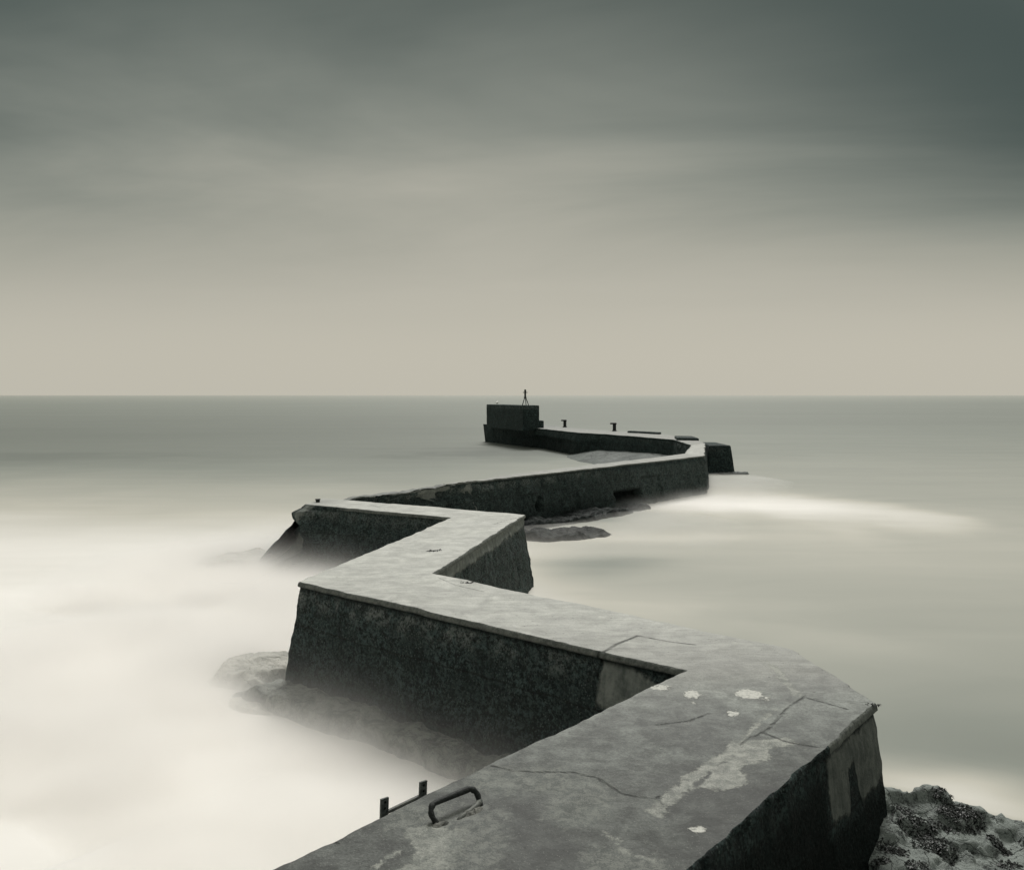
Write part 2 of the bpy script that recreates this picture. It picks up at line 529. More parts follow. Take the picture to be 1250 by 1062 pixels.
gl = lambda l: [G(x, y) for x, y in l]
CRACKS = [
    gl([(733, 797), (752, 786), (779, 775)]),
    gl([(779, 775), (820, 783), (850, 787)]),
    gl([(600, 934), (625, 941), (661, 943), (700, 943), (730, 950), (760, 969), (797, 975), (805, 972)]),
    gl([(905, 908), (918, 899), (935, 892)]),
    gl([(935, 892), (960, 866), (985, 850)]),
    gl([(985, 853), (1012, 860), (1035, 866)]),
    gl([(536, 706), (556, 715), (590, 722)]), gl([(733, 797), (716, 803)]), gl([(640, 629), (600, 640)]), gl([(450, 615.5), (470, 621)]),
    gl([(868, 870), (840, 880), (800, 884)]), gl([(1000, 912), (960, 905), (930, 893)]),
    gl([(386, 1032), (402, 1026), (412, 1029)]),
]
PALE = [
    (gl([(800, 990), (838, 955), (880, 925), (905, 905)]), .055),
    (gl([(905, 905), (926, 880), (948, 865)]), .018),
    (gl([(930, 806), (950, 818), (958, 832), (972, 850)]), .035),
    (gl([(740, 1016), (752, 1026), (762, 1040), (805, 1054)]), .018),
    (gl([(500, 1012), (520, 995)]), .012),
    (gl([(460, 1058), (478, 1045), (492, 1036)]), .020),
]
PALEPOLY = [gl([(497, 1016), (512, 1006), (530, 1005), (552, 1012), (574, 1010), (566, 1030), (556, 1052), (520, 1075), (486, 1062), (508, 1040), (503, 1026)]),
            gl([(850, 960), (880, 930), (905, 905), (960, 898), (975, 906), (940, 915), (940, 926), (905, 936), (915, 958), (880, 966), (862, 960)])]
MOTTLE = [(gl([(510, 1000), (545, 1010), (575, 1000), (570, 1045), (520, 1075)]), .17), (gl([(600, 950), (660, 950), (720, 965), (700, 990)]), .16), (gl([(740, 1050), (800, 1062)]), .12)]
WHITE = [((845, 848), 11, 5), ((915, 848), 17, 6), ((895, 870), 8, 3), ((846, 858), 4, 1.5), ((936, 853), 4, 1.8), ((853, 1012), 9, 5), ((806, 840), 13, 3), ((835, 866), 2, 1)]


def deck_attrs(P, tone):
    crack = np.full(len(P), 1.0)
    for i_, c in enumerate(CRACKS): crack = np.minimum(crack, seg_dist(P, c) - (.010 if i_ == 0 else 0))
    pale = np.full(len(P), -1.0)
    for c, r in PALE: pale = np.maximum(pale, r - seg_dist(P, c))
    for c in PALEPOLY: pale = np.maximum(pale, poly_sdf(P, c) )
    mot = np.zeros(len(P))
    for c, r in MOTTLE: mot = np.maximum(mot, np.clip(1 - seg_dist(P, c) / (2.2 * r), 0, 1))
    wh = np.full(len(P), -1.0)
    for (x, y), rx, ry in WHITE:
        c = G(x, y)
        ax = abs(G(x + rx, y)[0] - c[0]); ay = abs(G(x, y - ry)[1] - c[1])
        q = np.hypot((P[:, 0] - c[0]) / ax, (P[:, 1] - c[1]) / ay)
        wh = np.maximum(wh, (1 - q) * min(ax, ay) )
    return dict(crack=crack, pale=np.clip(pale, -.5, .5), mottle=mot, white=np.clip(wh, -.5, .5), tone=tone)


pier = empty('breakwater', (0.6, 6.0, ZW), 'long zigzag concrete breakwater with pale flat top running out into the misty sea', 'breakwater')

DEPTHS_TOP = [0, .008, .02, .04, .060, .072, .085, .11, .14]


def profile(depth):
    """outward offset of the wall face (m) on top of the batter: rounded coping, then an eroded groove"""
    return np.interp(depth, [0, .008, .02, .060, .072, .085, .2, 3], [0, .010, .015, .016, .002, -.022, -.014, -.006])


def make_wall(ch, ms, bs, i0, i1, n, ds, side, fattr, rough=1.0, zbot=-2.5, ztop=None):
    XY, MM, BB, s, cum = resample(ch, ms, bs, i0, i1, n)
    depths = np.array(DEPTHS_TOP + list(np.arange(.14 + ds, -zbot, ds)))
    m = len(depths)
    dep = np.tile(depths, n); ss = np.repeat(s, m)
    X = np.repeat(XY, m, 0) + np.repeat(MM, m, 0) * profile(dep)[:, None] + np.repeat(BB, m, 0) * dep[:, None]
    top0 = np.concatenate([np.repeat(XY, m, 0), np.zeros((n * m, 1))], 1)
    p3 = np.concatenate([X, -dep[:, None]], 1)
    fade = np.exp(-dep / .12)[:, None]
    dx = disp_xy(top0) * fade
    dist = np.clip(top0[:, 1] / 9.0, .7, 3.0)
    w = sstep(.09, .3, dep) * rough
    a = (fbm(p3 * 1.4, 3, 31) * .035 + fbm(p3 * 6, 4, 33) * .020)
    c = (fbm(p3 * 1.4, 3, 35) * .035 + fbm(p3 * 6, 4, 37) * .020)
    V = p3.copy()
    at = fattr(ss, dep, p3, cum)
    nn = np.repeat(MM, m, 0)
    V[:, 0] += dx[:, 0] + w * a * dist - nn[:, 0] * at.get('inset', 0)
    V[:, 1] += dx[:, 1] + w * c * dist - nn[:, 1] * at.get('inset', 0)
    V[:, 2] += disp_z(top0) * np.exp(-dep / .3) + w * fbm(p3 * 4, 2, 39) * .015
    if ztop is not None: V[:, 2] += ztop(top0, dep)
    at = {k: np.broadcast_to(np.asarray(v, float), (n * m,)) for k, v in at.items() if k != 'inset'}
    at['depth'] = dep
    for k in ('cope', 'patch', 'lift', 'scour', 'shade_weed_black'):
        if k not in at: at[k] = np.full(n * m, -1.0 if k == 'patch' else 0.0)
    return V, grid_faces(n, m, flip=(side > 0)), at


def make_deck(li, ri, nl, m, tone, ztop=None, name='deck', parent=None):
    LX = resample(leftC, ML, BL, li[0], li[1], nl)[0]
    RX = resample(rightC, MR, BR, ri[0], ri[1], nl)[0]
    t = np.linspace(0, 1, m)
    XY = (LX[:, None, :] * (1 - t)[None, :, None] + RX[:, None, :] * t[None, :, None]).reshape(-1, 2)
    p3 = np.concatenate([XY, np.zeros((len(XY), 1))], 1)
    V = p3.copy()
    V[:, :2] += disp_xy(p3)
    V[:, 2] += disp_z(p3)
    if ztop is not None: V[:, 2] += ztop(p3, np.zeros(len(XY)))
    at = deck_attrs(V[:, :2], tone(V[:, :2]))
    return np_mesh(name, V, grid_faces(nl, m, True), M_DECK, parent, at)


def boxfield(s, d, s0, s1, d0, d1):
    return np.minimum(np.minimum(s - s0, s1 - s), np.minimum(d - d0, d1 - d))


def section(li, ri, nl, m, ds, tone, fl, fr, label=None, rough=1.0, ztop=None, zbot=-2.5):
    VL, FL, AL = make_wall(leftC, ML, BL, li[0], li[1], nl, ds, 1, fl, rough, zbot, ztop)
    VR, FR, AR = make_wall(rightC, MR, BR, ri[0], ri[1], nl, ds, -1, fr, rough, zbot, ztop)
    w = np_mesh('wall_section', np.concatenate([VL, VR]), np.concatenate([FL, FR + len(VL)]), M_WALL, pier,
                {k: np.concatenate([AL[k], AR[k]]) for k in AL})
    if label: w['label'] = label
    make_deck(li, ri, nl, m, tone, ztop, 'deck', w)
    return w


def top_band(dep, d1=.062):
    return np.where(dep < d1, 1.0, 0.0)


# near section: deck dark with algae, right face painted black for weed and shade
def fl1(s, d, p, cum): return dict(cope=top_band(d) * .6, scour=.3)


def fr1(s, d, p, cum):
    k = cum[-1] - s                                  # metres back from the far corner
    low = .62 + .10 * fbm(p * 3, 3, 5)
    patch = np.minimum(np.minimum(1.15 - k, d - .10), low - d - .35 * sstep(.55, .62, k) * (1 - sstep(.75, .8, k)))
    chip = sstep(-.1, .25, fbm(p * N((5, 5, 0)), 3, 8))
    return dict(cope=top_band(d) * np.where(k < 1.15, .95, .15), patch=patch, scour=.15,
                inset=.05 * chip * sstep(1.15, 1.3, k) * np.exp(-d / .15) * (d > .012), shade_weed_black=np.clip(.8 * sstep(.05, .35, d) * sstep(1.1, 1.3, k) + .75 * sstep(low - .02, low + .12, d), .38 * (k < 1.2) * (d > .08), .9))


tone1 = lambda P: np.interp(P[:, 1], [4.5, 5.5, 6.5, 7.5, 8.5], [.062, .074, .112, .175, .275]) * (1 - .35 * sstep(.3, 1.6, P[:, 0] - (P[:, 1] - 5) * .8) * sstep(7.3, 6.0, P[:, 1]))  # rises with distance, partly painting in the sheen of a grazing view
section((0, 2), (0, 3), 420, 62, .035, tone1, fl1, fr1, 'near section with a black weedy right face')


# second section: its long face towards the foam, with a bare patch by the inner corner
def fl2(s, d, p, cum):
    low = .56 - .22 * sstep(.75, .2, s) + .05 * fbm(p * 5, 3, 4)
    patch = np.minimum(np.minimum(.97 - s, d - .085 - .14 * sstep(.7, .1, s)), low - d)
    seam = np.exp(-((s - .985) / .012) ** 2) * (d < .3)
    return dict(cope=top_band(d, .062) * .9, patch=patch, scour=sstep(.9, 1.2, s), shade_weed_black=seam * .8 + .75 * np.exp(-((d - .09) / .025) ** 2),  # joint seam, plus a painted shadow and algae line under the coping
                lift=.22 + .12 * sstep(.5, 1.1, d))


def fr2(s, d, p, cum): return dict(cope=top_band(d) * .8, scour=.6)


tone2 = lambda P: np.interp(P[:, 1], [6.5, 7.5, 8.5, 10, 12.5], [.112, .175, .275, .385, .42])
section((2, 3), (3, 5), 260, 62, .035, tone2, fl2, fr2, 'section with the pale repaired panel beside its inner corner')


def fl3(s, d, p, cum): return dict(cope=top_band(d) * .8, scour=.6)


def fr3(s, d, p, cum):
    lo = .25 + .07 * fbm(p * 2.5, 3, 6)
    return dict(cope=top_band(d, .07), patch=np.minimum(d - .05, lo - d), scour=.3, lift=.34)


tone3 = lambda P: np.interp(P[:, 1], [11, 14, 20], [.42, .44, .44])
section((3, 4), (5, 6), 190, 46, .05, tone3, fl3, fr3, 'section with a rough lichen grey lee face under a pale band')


def fl4(s, d, p, cum):
    k = cum[-1] - s
    patch = np.where(k < .5, .15 - abs(k - .16 - .12 * np.sin(d * 4)) , -1) 
    e = sstep(1.9, .2, k)
    ins = e * sstep(.02, .2, d) * (.75 * fbm(p * .95, 3, 46) + .25 * abs(fbm(p * 2.0, 2, 47)) - .06)
    return dict(cope=top_band(d, .062) * .8 * (1 - e), scour=.5 + .5 * e, patch=patch, lift=.30, inset=ins)


tone4 = lambda P: np.full(len(P), .43) * (1 - .25 * sstep(-3.6, -4.8, P[:, 0]))
section((4, 5), (6, 7), 190, 40, .045, tone4, fl4, lambda s, d, p, c: dict(cope=top_band(d) * .6, scour=.5), None, 1.3)


# fifth section: long straight run with broken near end and recesses painted black inside as shade
def fr5(s, d, p, cum):
    r1 = .24 + .06 * fbm(p * 3, 2, 45) - np.hypot((s - 8.65) * 1.1, (d - 1.02) * .85)
    r2 = boxfield(s, d, 13.2, 15.2, .95, 1.42)
    r3 = boxfield(s, d, 15.2, 16.6, .55, 1.42)
    ins = .30 * sstep(0, .06, r1) + .32 * sstep(0, .05, r2) + .08 * sstep(0, .05, r3)
    er = sstep(5.6, 5.2, s)
    ins = ins + er * (.16 * sstep(.1, .3, d) * (1 - sstep(.35, .5, d)) + .55 * np.clip(fbm(p * 1.3, 4, 44), -.1, 1))
    seam = np.exp(-((s - 5.5) / .05) ** 2) * sstep(1.35, .9, d)
    smooth = sstep(11, 14, s)
    return dict(cope=top_band(d, .06) * .8, patch=np.where((seam > .3) | ((er > .5) & (d > .05) & (d < .34 + .2 * fbm(p * 2, 3, 48)) & (fbm(p * 1.5, 3, 49) > -.08)), .1, -1), lift=.22 * (1 - smooth) + .42 * smooth * sstep(.1, .3, d),
                scour=.9 * (1 - smooth), inset=ins, shade_weed_black=np.clip(.9 * sstep(0, .08, r1) + .95 * sstep(0, .08, r2) + .5 * sstep(.0, .05, .05 - abs(r3)) + .35 * er * sstep(.5, .9, d) + .35 * sstep(.9, 1.4, d) * (1 - smooth), 0, 1))


def z5(p, d):
    """the near end of the run has lost part of its top"""
    x = p[:, 0]
    return -.10 * sstep(-1.6, -3.2, x) * np.exp(-d / .25) + np.exp(-d / .25) * .06 * fbm(p * 2.4, 3, 51) * sstep(0.5, -2.0, x)


tone5 = lambda P: np.where(P[:, 0] < -2.0, .15, .29)
section((5, 10), (7, 8), 330, 22, .07, tone5, lambda s, d, p, c: dict(cope=0, scour=.5), fr5, 'long straight section with dark holes low in its face', 1.2, z5)

section((10, 11), (8, 9), 90, 14, .1, lambda P: np.full(len(P), .37), lambda s, d, p, c: dict(cope=0, scour=.5), lambda s, d, p, c: dict(cope=top_band(d, .1) * .5, lift=.2, scour=.2), None, 1.0)


def fl6(s, d, p, cum):
    under = sstep(.55, .7, d + .12 * fbm(p * .8, 3, 3)) * sstep(.8, .0, abs(s - 22) / 14)
    return dict(cope=0, scour=.35, inset=.18 * under, shade_weed_black=.55 * under, lift=.10)  # undercut also darkened in colour, as shade below the overhang


sec6 = section((11, 16), (9, 14), 330, 26, .1, lambda P: np.interp(P[:, 1], [50, 66, 80], [.25, .23, .14]), fl6, lambda s, d, p, c: dict(cope=0), 'seaward arm ending in the pier head', 1.0)

# seaward end face of the arm and face at its start
for (pa, pb, ba, bb, nm) in ((Q6, J6, BL[16], BR[14], 'end_wall'),):
    n, m = 50, 26
    t = np.linspace(0, 1, n); d = np.linspace(0, 2.4, m)
    X = pa[None, :] * (1 - t)[:, None] + pb[None, :] * t[:, None]
    bb_ = ba[None, :] * (1 - t)[:, None] + bb[None, :] * t[:, None]
    V = np.concatenate([(X[:, None, :] + bb_[:, None, :] * d[None, :, None]).reshape(-1, 2), -np.tile(d, n)[:, None]], 1)
    z = np.zeros(n * m)
    np_mesh(nm, V, grid_faces(n, m, True), M_WALL, pier, dict(depth=-V[:, 2], cope=z, patch=z - 1, lift=z + .1, scour=z, shade_weed_black=z))


def frustum(name, corners, ztop, zbot, batter, parent, lift=.1, ds=.12, label=None, seed=3, rough=.02, scour=.3, cope=0.0, loc=None, mat=None):
    """a block with four plan corners (counter-clockwise), battered sides, rough faces"""
    ch = [np.asarray(c, float) for c in corners]
    k = len(ch); cen = sum(ch) / k
    Vs, Fs, base = [], [], 0
    ns = []
    for i in range(k):
        a, b = ch[i], ch[(i + 1) % k]
        d = (b - a) / np.linalg.norm(b - a); ns.append(N((d[1], -d[0])))
    mit = [(ns[i - 1] + ns[i]) / max(.35, 1 + ns[i - 1] @ ns[i]) for i in range(k)]
    H = ztop - zbot
    dep = [0, .02, .06] + list(np.arange(.06 + ds, H, ds)) + [H]
    prof = lambda q: -.05 * math.exp(-q / .02)
    ring = []
    for i in range(k):
        a, b = ch[i], ch[(i + 1) % k]
        L = np.linalg.norm(b - a); n = max(3, int(L / ds))
        for j in range(n):
            f = j / n
            ring.append((a * (1 - f) + b * f, mit[i] * (1 - f) + mit[(i + 1) % k] * f))
    R = len(ring)
    V = np.array([[*(p + m_ * (batter * q + prof(q))), ztop - q] for q in dep for p, m_ in ring])
    cap = np.array([[*(cen + (p + m_ * prof(0) - cen) * f), ztop] for f in (.66, .33, .02) for p, m_ in ring])
    V = np.concatenate([cap[::-1].reshape(3, R, 3)[:, ::-1].reshape(-1, 3), V])
    rows = len(dep) + 3
    F = [[i * R + j, (i + 1) * R + j, (i + 1) * R + (j + 1) % R, i * R + (j + 1) % R] for i in range(rows - 1) for j in range(R)]
    depth = np.clip(ztop - V[:, 2], 0, 9)
    V = V + np.stack([fbm(V * 1.7, 4, seed), fbm(V * 1.7, 4, seed + 9), fbm(V * 1.7, 4, seed + 18) * .5], 1) * rough
    z = np.zeros(len(V))
    o = np_mesh(name, V, F, mat or M_WALL, parent, dict(depth=depth, cope=z + cope * (depth < .05), patch=z - 1, lift=z + lift, scour=z + scour, shade_weed_black=z), loc=loc)
    if label: o['label'] = label
    return o


# stub of wall standing beyond the far corner, and low kerb walls along the back of the arm
frustum('buttress', [(10.62, 47.6), (11.75, 47.6), (11.75, 51.0), (10.95, 51.0)], -.10, -2.5, .14, pier, .06, seed=5)
frustum('parapet', [(9.55, 51.3), (10.75, 50.9), (10.9, 53.6), (9.9, 54.0)], .14, -.3, 0, pier, .12, seed=8)
frustum('parapet', [(8.0, 61.4), (9.75, 58.8), (10.0, 59.3), (8.3, 62.0)], .13, -.3, 0, pier, .12, seed=9)

# sloping apron of old concrete in the angle between the two far runs
ap_top = [Q1 + N((-.3, .1)), Q2 + N((-.15, -.3)), Q3 + N((-.1, -.4)), Q4 + N((-.1, -.3)), N((2.6, 67.5))]
ap_bot = [N((8.0, 42.0)), N((6.2, 48)), N((4.0, 54)), N((3.0, 58.5)), N((2.2, 66.5))]
n, m = 140, 46
par = np.linspace(0, 1, 5); t = np.linspace(0, 1, n); q = np.linspace(0, 1, m)
TA = np.stack([np.interp(t, par, [p[k] for p in ap_top]) for k in (0, 1)], 1)
TB = np.stack([np.interp(t, par, [p[k] for p in ap_bot]) for k in (0, 1)], 1)
XY = (TA[:, None] * (1 - q)[None, :, None] + TB[:, None] * q[None, :, None]).reshape(-1, 2)
za = np.interp(t, [0, .3, .6, .8, 1], [-.95, -.92, -1.15, -1.6, -1.85])
Z = (za[:, None] * (1 - q)[None] + (-1.75) * q[None]).ravel()
V = np.concatenate([XY, Z[:, None]], 1)
V[:, 2] += fbm(V * .9, 5, 61) * .07
np_mesh('apron', V, grid_faces(n, m, True), M_APRON, pier)

# footing ledge along the foot of the second section's face
n, m = 220, 26
dAB = (B - A) / np.linalg.norm(B - A); nAB = N((dAB[1], -dAB[0]))
sL = np.linspace(-.75, np.linalg.norm(B - A) + .6, n)
prof_s = np.array([-.1, .02, .05, .10, .16, .22, .28, .34, .38, .41, .43, .45, .46, .465, .47, .475, .48, .485, .49, .495, .50, .51, .52, .53, .54, .55])
V = []
for s in sL:
    w = 1.0 + .35 * math.sin(s * 1.3 + 1) * .3
    for j, o in enumerate(prof_s):
        zz = -1.36 if j < 12 else -1.36 - (j - 11) * .05
        pt = A + dAB * s + nAB * (.13 + o * w + max(0, -s) * .15)
        V.append((pt[0], pt[1], zz - .35 * max(0, -s - .1)))
V = np.array(V)
rgh = fbm(V * 2.2, 5, 71)
V[:, 0] += rgh * .13; V[:, 1] += fbm(V * 2.2, 5, 72) * .13; V[:, 2] += fbm(V * 3.1, 5, 73) * .10 + fbm(V * 9, 3, 74) * .03
np_mesh('footing', V, grid_faces(n, m, True), mat_rock('weathered_footing', (.055, .066, .058), (.30, .31, .28), .25, .40, .60, 5.0, .25), pier)['label'] = 'pale foam washed ledge at the foot of the long face'

# ------------------------------------------------------------------ rocks
MOUNDS = {}


def mound(name, label, c, rx, ry, rot, hfun, mat, zbase=-2.2, n=110, seed=1, rough=.12, cat='rock', steps=0.0, fr=1.3):
    u = np.linspace(-1, 1, n)
    U, Vv = np.meshgrid(u, u, indexing='ij')
    # square to disc, so that the rim is closed and round
    X = U * np.sqrt(1 - Vv ** 2 / 2); Y = Vv * np.sqrt(1 - U ** 2 / 2)
    r = np.hypot(X, Y).ravel()
    ca, sa = math.cos(rot), math.sin(rot)
    px = (c[0] + X * rx * ca - Y * ry * sa).ravel(); py = (c[1] + X * rx * sa + Y * ry * ca).ravel()
    p3 = np.stack([px, py, np.zeros_like(px)], 1)
    wob = fbm(p3 * (1.1 / max(rx, ry) * 2), 3, seed) * .22
    rr = r + wob
    h = hfun(px, py, X.ravel(), Y.ravel())
    fall = sstep(1.0, .55, rr)
    nz = fbm(p3 * fr, 6, seed + 3, .55)
    ridge = 1 - abs(fbm(p3 * fr * 1.4, 5, seed + 7))
    z = zbase + (h - zbase) * fall + fall * (nz * rough + (ridge - .75) * rough * .9)
    if steps:
        z = z * .45 + .55 * (np.floor(z / steps) + sstep(.55, 1.0, (z / steps) % 1)) * steps
    V = np.stack([px + fbm(p3 * 3 + 5, 4, seed + 11) * rough * .5, py + fbm(p3 * 3 + 9, 4, seed + 12) * rough * .5, z], 1)
    V = np.concatenate([V, [[c[0], c[1], zbase - .1]]])
    F = grid_faces(n, n)
    o = np_mesh(name, V, F, mat, None, None, loc=(c[0], c[1], zbase))
    tag(o, label, cat)
    return V[:-1]


const = lambda h: (lambda px, py, X, Y: np.full(len(px), h))
# pale rocks half lost in the foam
c = G(318, 806, -1.3)
mound('rock', 'pale flat rock rising from white foam left of the near wall corner', c, 1.0, .75, -.1, lambda px, py, X, Y: -1.33 - .16 * np.clip(-X, 0, 1) , M_ROCKPALE, seed=11, rough=.14)
c = G(330, 852, -1.5)
mound('rock', 'low pale boulder at the wall foot, washed over by foam', c + N((-.1, 0)), .95, .5, -.5, lambda px, py, X, Y: -1.50 - .1 * np.clip(-X, 0, 1), M_ROCKPALE, seed=17, rough=.10)
c = G(282, 683, -1.4)
mound('rock', 'pale low rock in the foam beside the broken end of the breakwater', c, 1.5, 1.0, .1, lambda px, py, X, Y: -1.30 - .18 * np.clip(-X, -.3, 1), M_ROCKPALE, seed=23, rough=.13, fr=.9)
# dark rocks in the angle right of the third section
c = N((2.1, 26.6))
mound('rock', 'dark weedy rocks below the long straight wall, right of the inner corner', N((1.3, 26.3)), 2.7, 1.25, .3, lambda px, py, X, Y: -1.47 - .06 * np.clip(X, 0, 1), M_ROCKDARK, seed=37, rough=.20, fr=1.6, n=150)
mound('rock', 'dark rock ledge running along the foot of the long straight wall', N((2.55, 30.2)), 5.4, .85, .875, lambda px, py, X, Y: -1.40 - .16 * np.clip(X, 0, 1), M_ROCKDARK, seed=41, rough=.22, fr=1.6, n=150)
mound('rock', 'small low rock at the foot of the detached wall stub', N((11.9, 47.3)), 1.3, .9, 0, const(-1.5), M_APRON, seed=43, rough=.15, n=60)


# big near rock at the lower right
def hnear(px, py, X, Y):
    # highest against the corner, sloping away to the right and towards the viewer
    dx = np.clip(px - 3.2, 0, 9); dy = np.clip(7.9 - py, 0, 9)
    return -.74 - .19 * dx - .30 * np.clip(dy, 0, 1.4) - .10 * np.clip(dy - 1.4, 0, 4) - .3 * np.clip(py - 7.9, 0, 3)


near_rock = mound('rock', 'grey rock patched with black seaweed at the lower right, against the wall corner', N((3.9, 6.6)), 3.2, 1.75, -.12, hnear, M_ROCKNEAR, seed=53, rough=.17, fr=2.1, n=300, steps=.12)

# black seaweed growing on that rock
from mathutils.kdtree import KDTree
kd = KDTree(len(near_rock))
for i, p in enumerate(near_rock): kd.insert((p[0], p[1], 0), i)
kd.balance()


def weed_clump(bm, x, y, z, r, k, blade=.07):
    for _ in range(k):
        a = rng.random() * 6.283; q = r * math.sqrt(rng.random())
        bx, by = x + q * math.cos(a) * 1.3, y + q * math.sin(a) * .8
        bz = z if z is not None else near_rock[kd.find((bx, by, 0))[1]][2]
        a2 = rng.random() * 6.283; L = blade * rng.uniform(.5, 1.3); w = L * .22
        d = Vector((math.cos(a2), math.sin(a2), 0)); sd = Vector((-d.y, d.x, 0)) * w
        p0 = Vector((bx, by, bz - .01)); p1 = p0 + d * L * .4 + Vector((0, 0, L * rng.uniform(.3, .6))); p2 = p0 + d * L + Vector((0, 0, L * rng.uniform(-.1, .35)))
        v = [bm.verts.new(p) for p in (p0 - sd * .6, p0 + sd * .6, p1 + sd, p1 - sd, p2)]
        bm.faces.new((v[0], v[1], v[2], v[3])); bm.faces.new((v[3], v[2], v[4]))


bm = bmesh.new()
spots = [(1096, 968, .20), (1107, 975, .14), (1100, 990, .12), (1167, 988, .17), (1176, 997, .15), (1180, 1010, .08), (1113, 1003, .20), (1125, 1015, .13),
         (1140, 1035, .20), (1150, 1040, .14), (1128, 974, .06), (1145, 981, .06), (1160, 1005, .10), (1085, 1035, .11), (1095, 1040, .10), (1190, 1020, .08),
         (1215, 1037, .09), (1225, 1040, .07), (1243, 1003, .08), (1233, 1055, .09), (1120, 1055, .10), (1195, 990, .05), (1150, 1012, .07), (1075, 1050, .07)]
for px_, py_, r in spots:
    g = G(px_, py_, -1.0)
    for it in range(3):
        z = near_rock[kd.find((g[0], g[1], 0))[1]][2]; g = G(px_, py_, z)
    weed_clump(bm, g[0], g[1], None, r * .72, int(120 + 2600 * r * r * 4), .032)
for _ in range(150):
    i = rng.randrange(len(near_rock)); p = near_rock[i]
    if p[2] > -1.45 and p[1] > 5.0: weed_clump(bm, p[0], p[1], None, rng.uniform(.02, .06), rng.randint(10, 34), .026)
o = bm_obj('seaweed', bm, M_WEED, None, (3.6, 6.8, -1.0))
tag(o, 'black seaweed clumps growing over the grey rock', 'seaweed', None, 'stuff')


def scrap(label, px_, py_, r, k, blade):
    g = G(px_, py_)
    bm = bmesh.new()
    weed_clump(bm, g[0], g[1], .0, r, k, blade)
    o = bm_obj('seaweed_scrap', bm, M_WEED, None, (g[0], g[1], 0))
    tag(o, label, 'seaweed', 'scraps of seaweed lying on the deck')


scrap('black seaweed scrap lying mid-deck where the breakwater turns past its second corner', 529, 673, .075, 40, .06)
scrap('black seaweed scrap at the deck edge beside the open wedge of the inner corner', 571, 712, .05, 34, .05)
scrap('black weed tuft clinging to the chipped outer corner of the deck', 1066, 860, .05, 50, .03)

# ------------------------------------------------------------------ pier head
ch0 = N((.88, 69.7)); dirp = (N((-2.3, 78.2)) - ch0); dirp = dirp / np.linalg.norm(dirp); nrm = N((-dirp[1], dirp[0])) * -1
Lb, Wb = 8.9, 1.35
c4 = [ch0, ch0 + nrm * Wb, ch0 + nrm * Wb + dirp * Lb, ch0 + dirp * Lb]
block = empty('block_house', (*(sum(c4) / 4), 0.0), 'dark windowless concrete block house at the seaward tip of the breakwater', 'block house')
frustum('wall', c4, 1.80, -.2, 0.0, block, .10, .16, seed=15, rough=.03, scour=.8)
st = c4[1] + nrm * .02
frustum('step', [st + dirp * .4, st + dirp * .4 + nrm * .55, st + dirp * 2.4 + nrm * .55, st + dirp * 2.4], .58, -.2, 0, block, .08, .16, seed=16, rough=.02)

# navigation beacon on the block
bc = ch0 + dirp * 1.0 + nrm * .55
bc = N((1.05, 70.6))
bz = 1.79
bea = empty('beacon', (bc[0], bc[1], bz), 'small black tripod beacon with a lamp on top of the block house', 'beacon')
for a in (-2.5, -.35, 1.3):
    bm = bmesh.new()
    add_tube(bm, [(bc[0] + .30 * math.cos(a), bc[1] + .30 * math.sin(a), bz - .02), (bc[0] + .035 * math.cos(a), bc[1] + .035 * math.sin(a), bz + .66)], .035, 6)
    bm_obj('leg', bm, M_STEEL, bea)
bm = bmesh.new(); add_tube(bm, [(bc[0], bc[1], bz + .58), (bc[0], bc[1], bz + 1.03)], .075, 8)
add_tube(bm, [(bc[0], bc[1], bz + .60), (bc[0], bc[1], bz + .66)], .12, 8)
bm_obj('mast', bm, M_STEEL, bea)
bm = bmesh.new(); add_tube(bm, [(bc[0], bc[1], bz + 1.0), (bc[0], bc[1], bz + 1.06)], .19, 10)
bm_obj('platform', bm, M_STEEL, bea)
bm = bmesh.new(); add_tube(bm, [(bc[0], bc[1], bz + z_) for z_ in (1.06, 1.10, 1.2, 1.26, 1.28)], [.07, .085, .085, .06, .02], 10)
bm_obj('lamp', bm, M_STEEL, bea)


# gulls on the block house roof
def gull(label, p, rz, mat, s=1.0):
    bm = bmesh.new()
    f = lambda x, z: (p[0] + math.cos(rz) * x * s, p[1] + math.sin(rz) * x * s, p[2] + z * s)
    add_tube(bm, [f(-.27, .13), f(-.2, .145), f(-.08, .165), (f(.06, .18)), f(.14, .21), f(.175, .27), f(.20, .305), f(.235, .31), f(.262, .30), f(.30, .292)],
             [.01 * s, .05 * s, .095 * s, .115 * s, .095 * s, .06 * s, .055 * s, .05 * s, .015 * s, .004 * s], 10, True, .95)
    for sy in (-.025, .025):
        q = Vector(f(.0, 0)) + Vector((-math.sin(rz), math.cos(rz), 0)) * sy
        add_tube(bm, [q, q + Vector((0, 0, .12 * s))], .007, 5)
    o = bm_obj('gull', bm, mat, None, p, True)
    tag(o, label, 'seabird')


g1 = c4[3] + dirp * -1.9 + nrm * .3
gull('white seabird perched on the block house roof near its seaward end', (g1[0], g1[1], 1.795), 1.35, M_BIRD, .95)
# mooring bollards with an overhanging cap
def bollard(px_, py_, h, label):
    g = G(px_, py_)
    e = empty('bollard', (g[0], g[1], 0), label, 'bollard', 'iron bollards on the seaward arm')
    bm = bmesh.new()
    add_tube(bm, [(g[0], g[1], z_) for z_ in (-.03, .0, .04, .1, h - .12, h - .1)], [.20, .20, .16, .125, .125, .125], 14)
    bm_obj('post', bm, M_STEEL, e, smooth=False)
    bm = bmesh.new()
    add_box(bm, (g[0] - .08, g[1], h - .05), (.46, .30, .11), 0, .92, .02)
    bm_obj('cap', bm, M_STEEL, e)


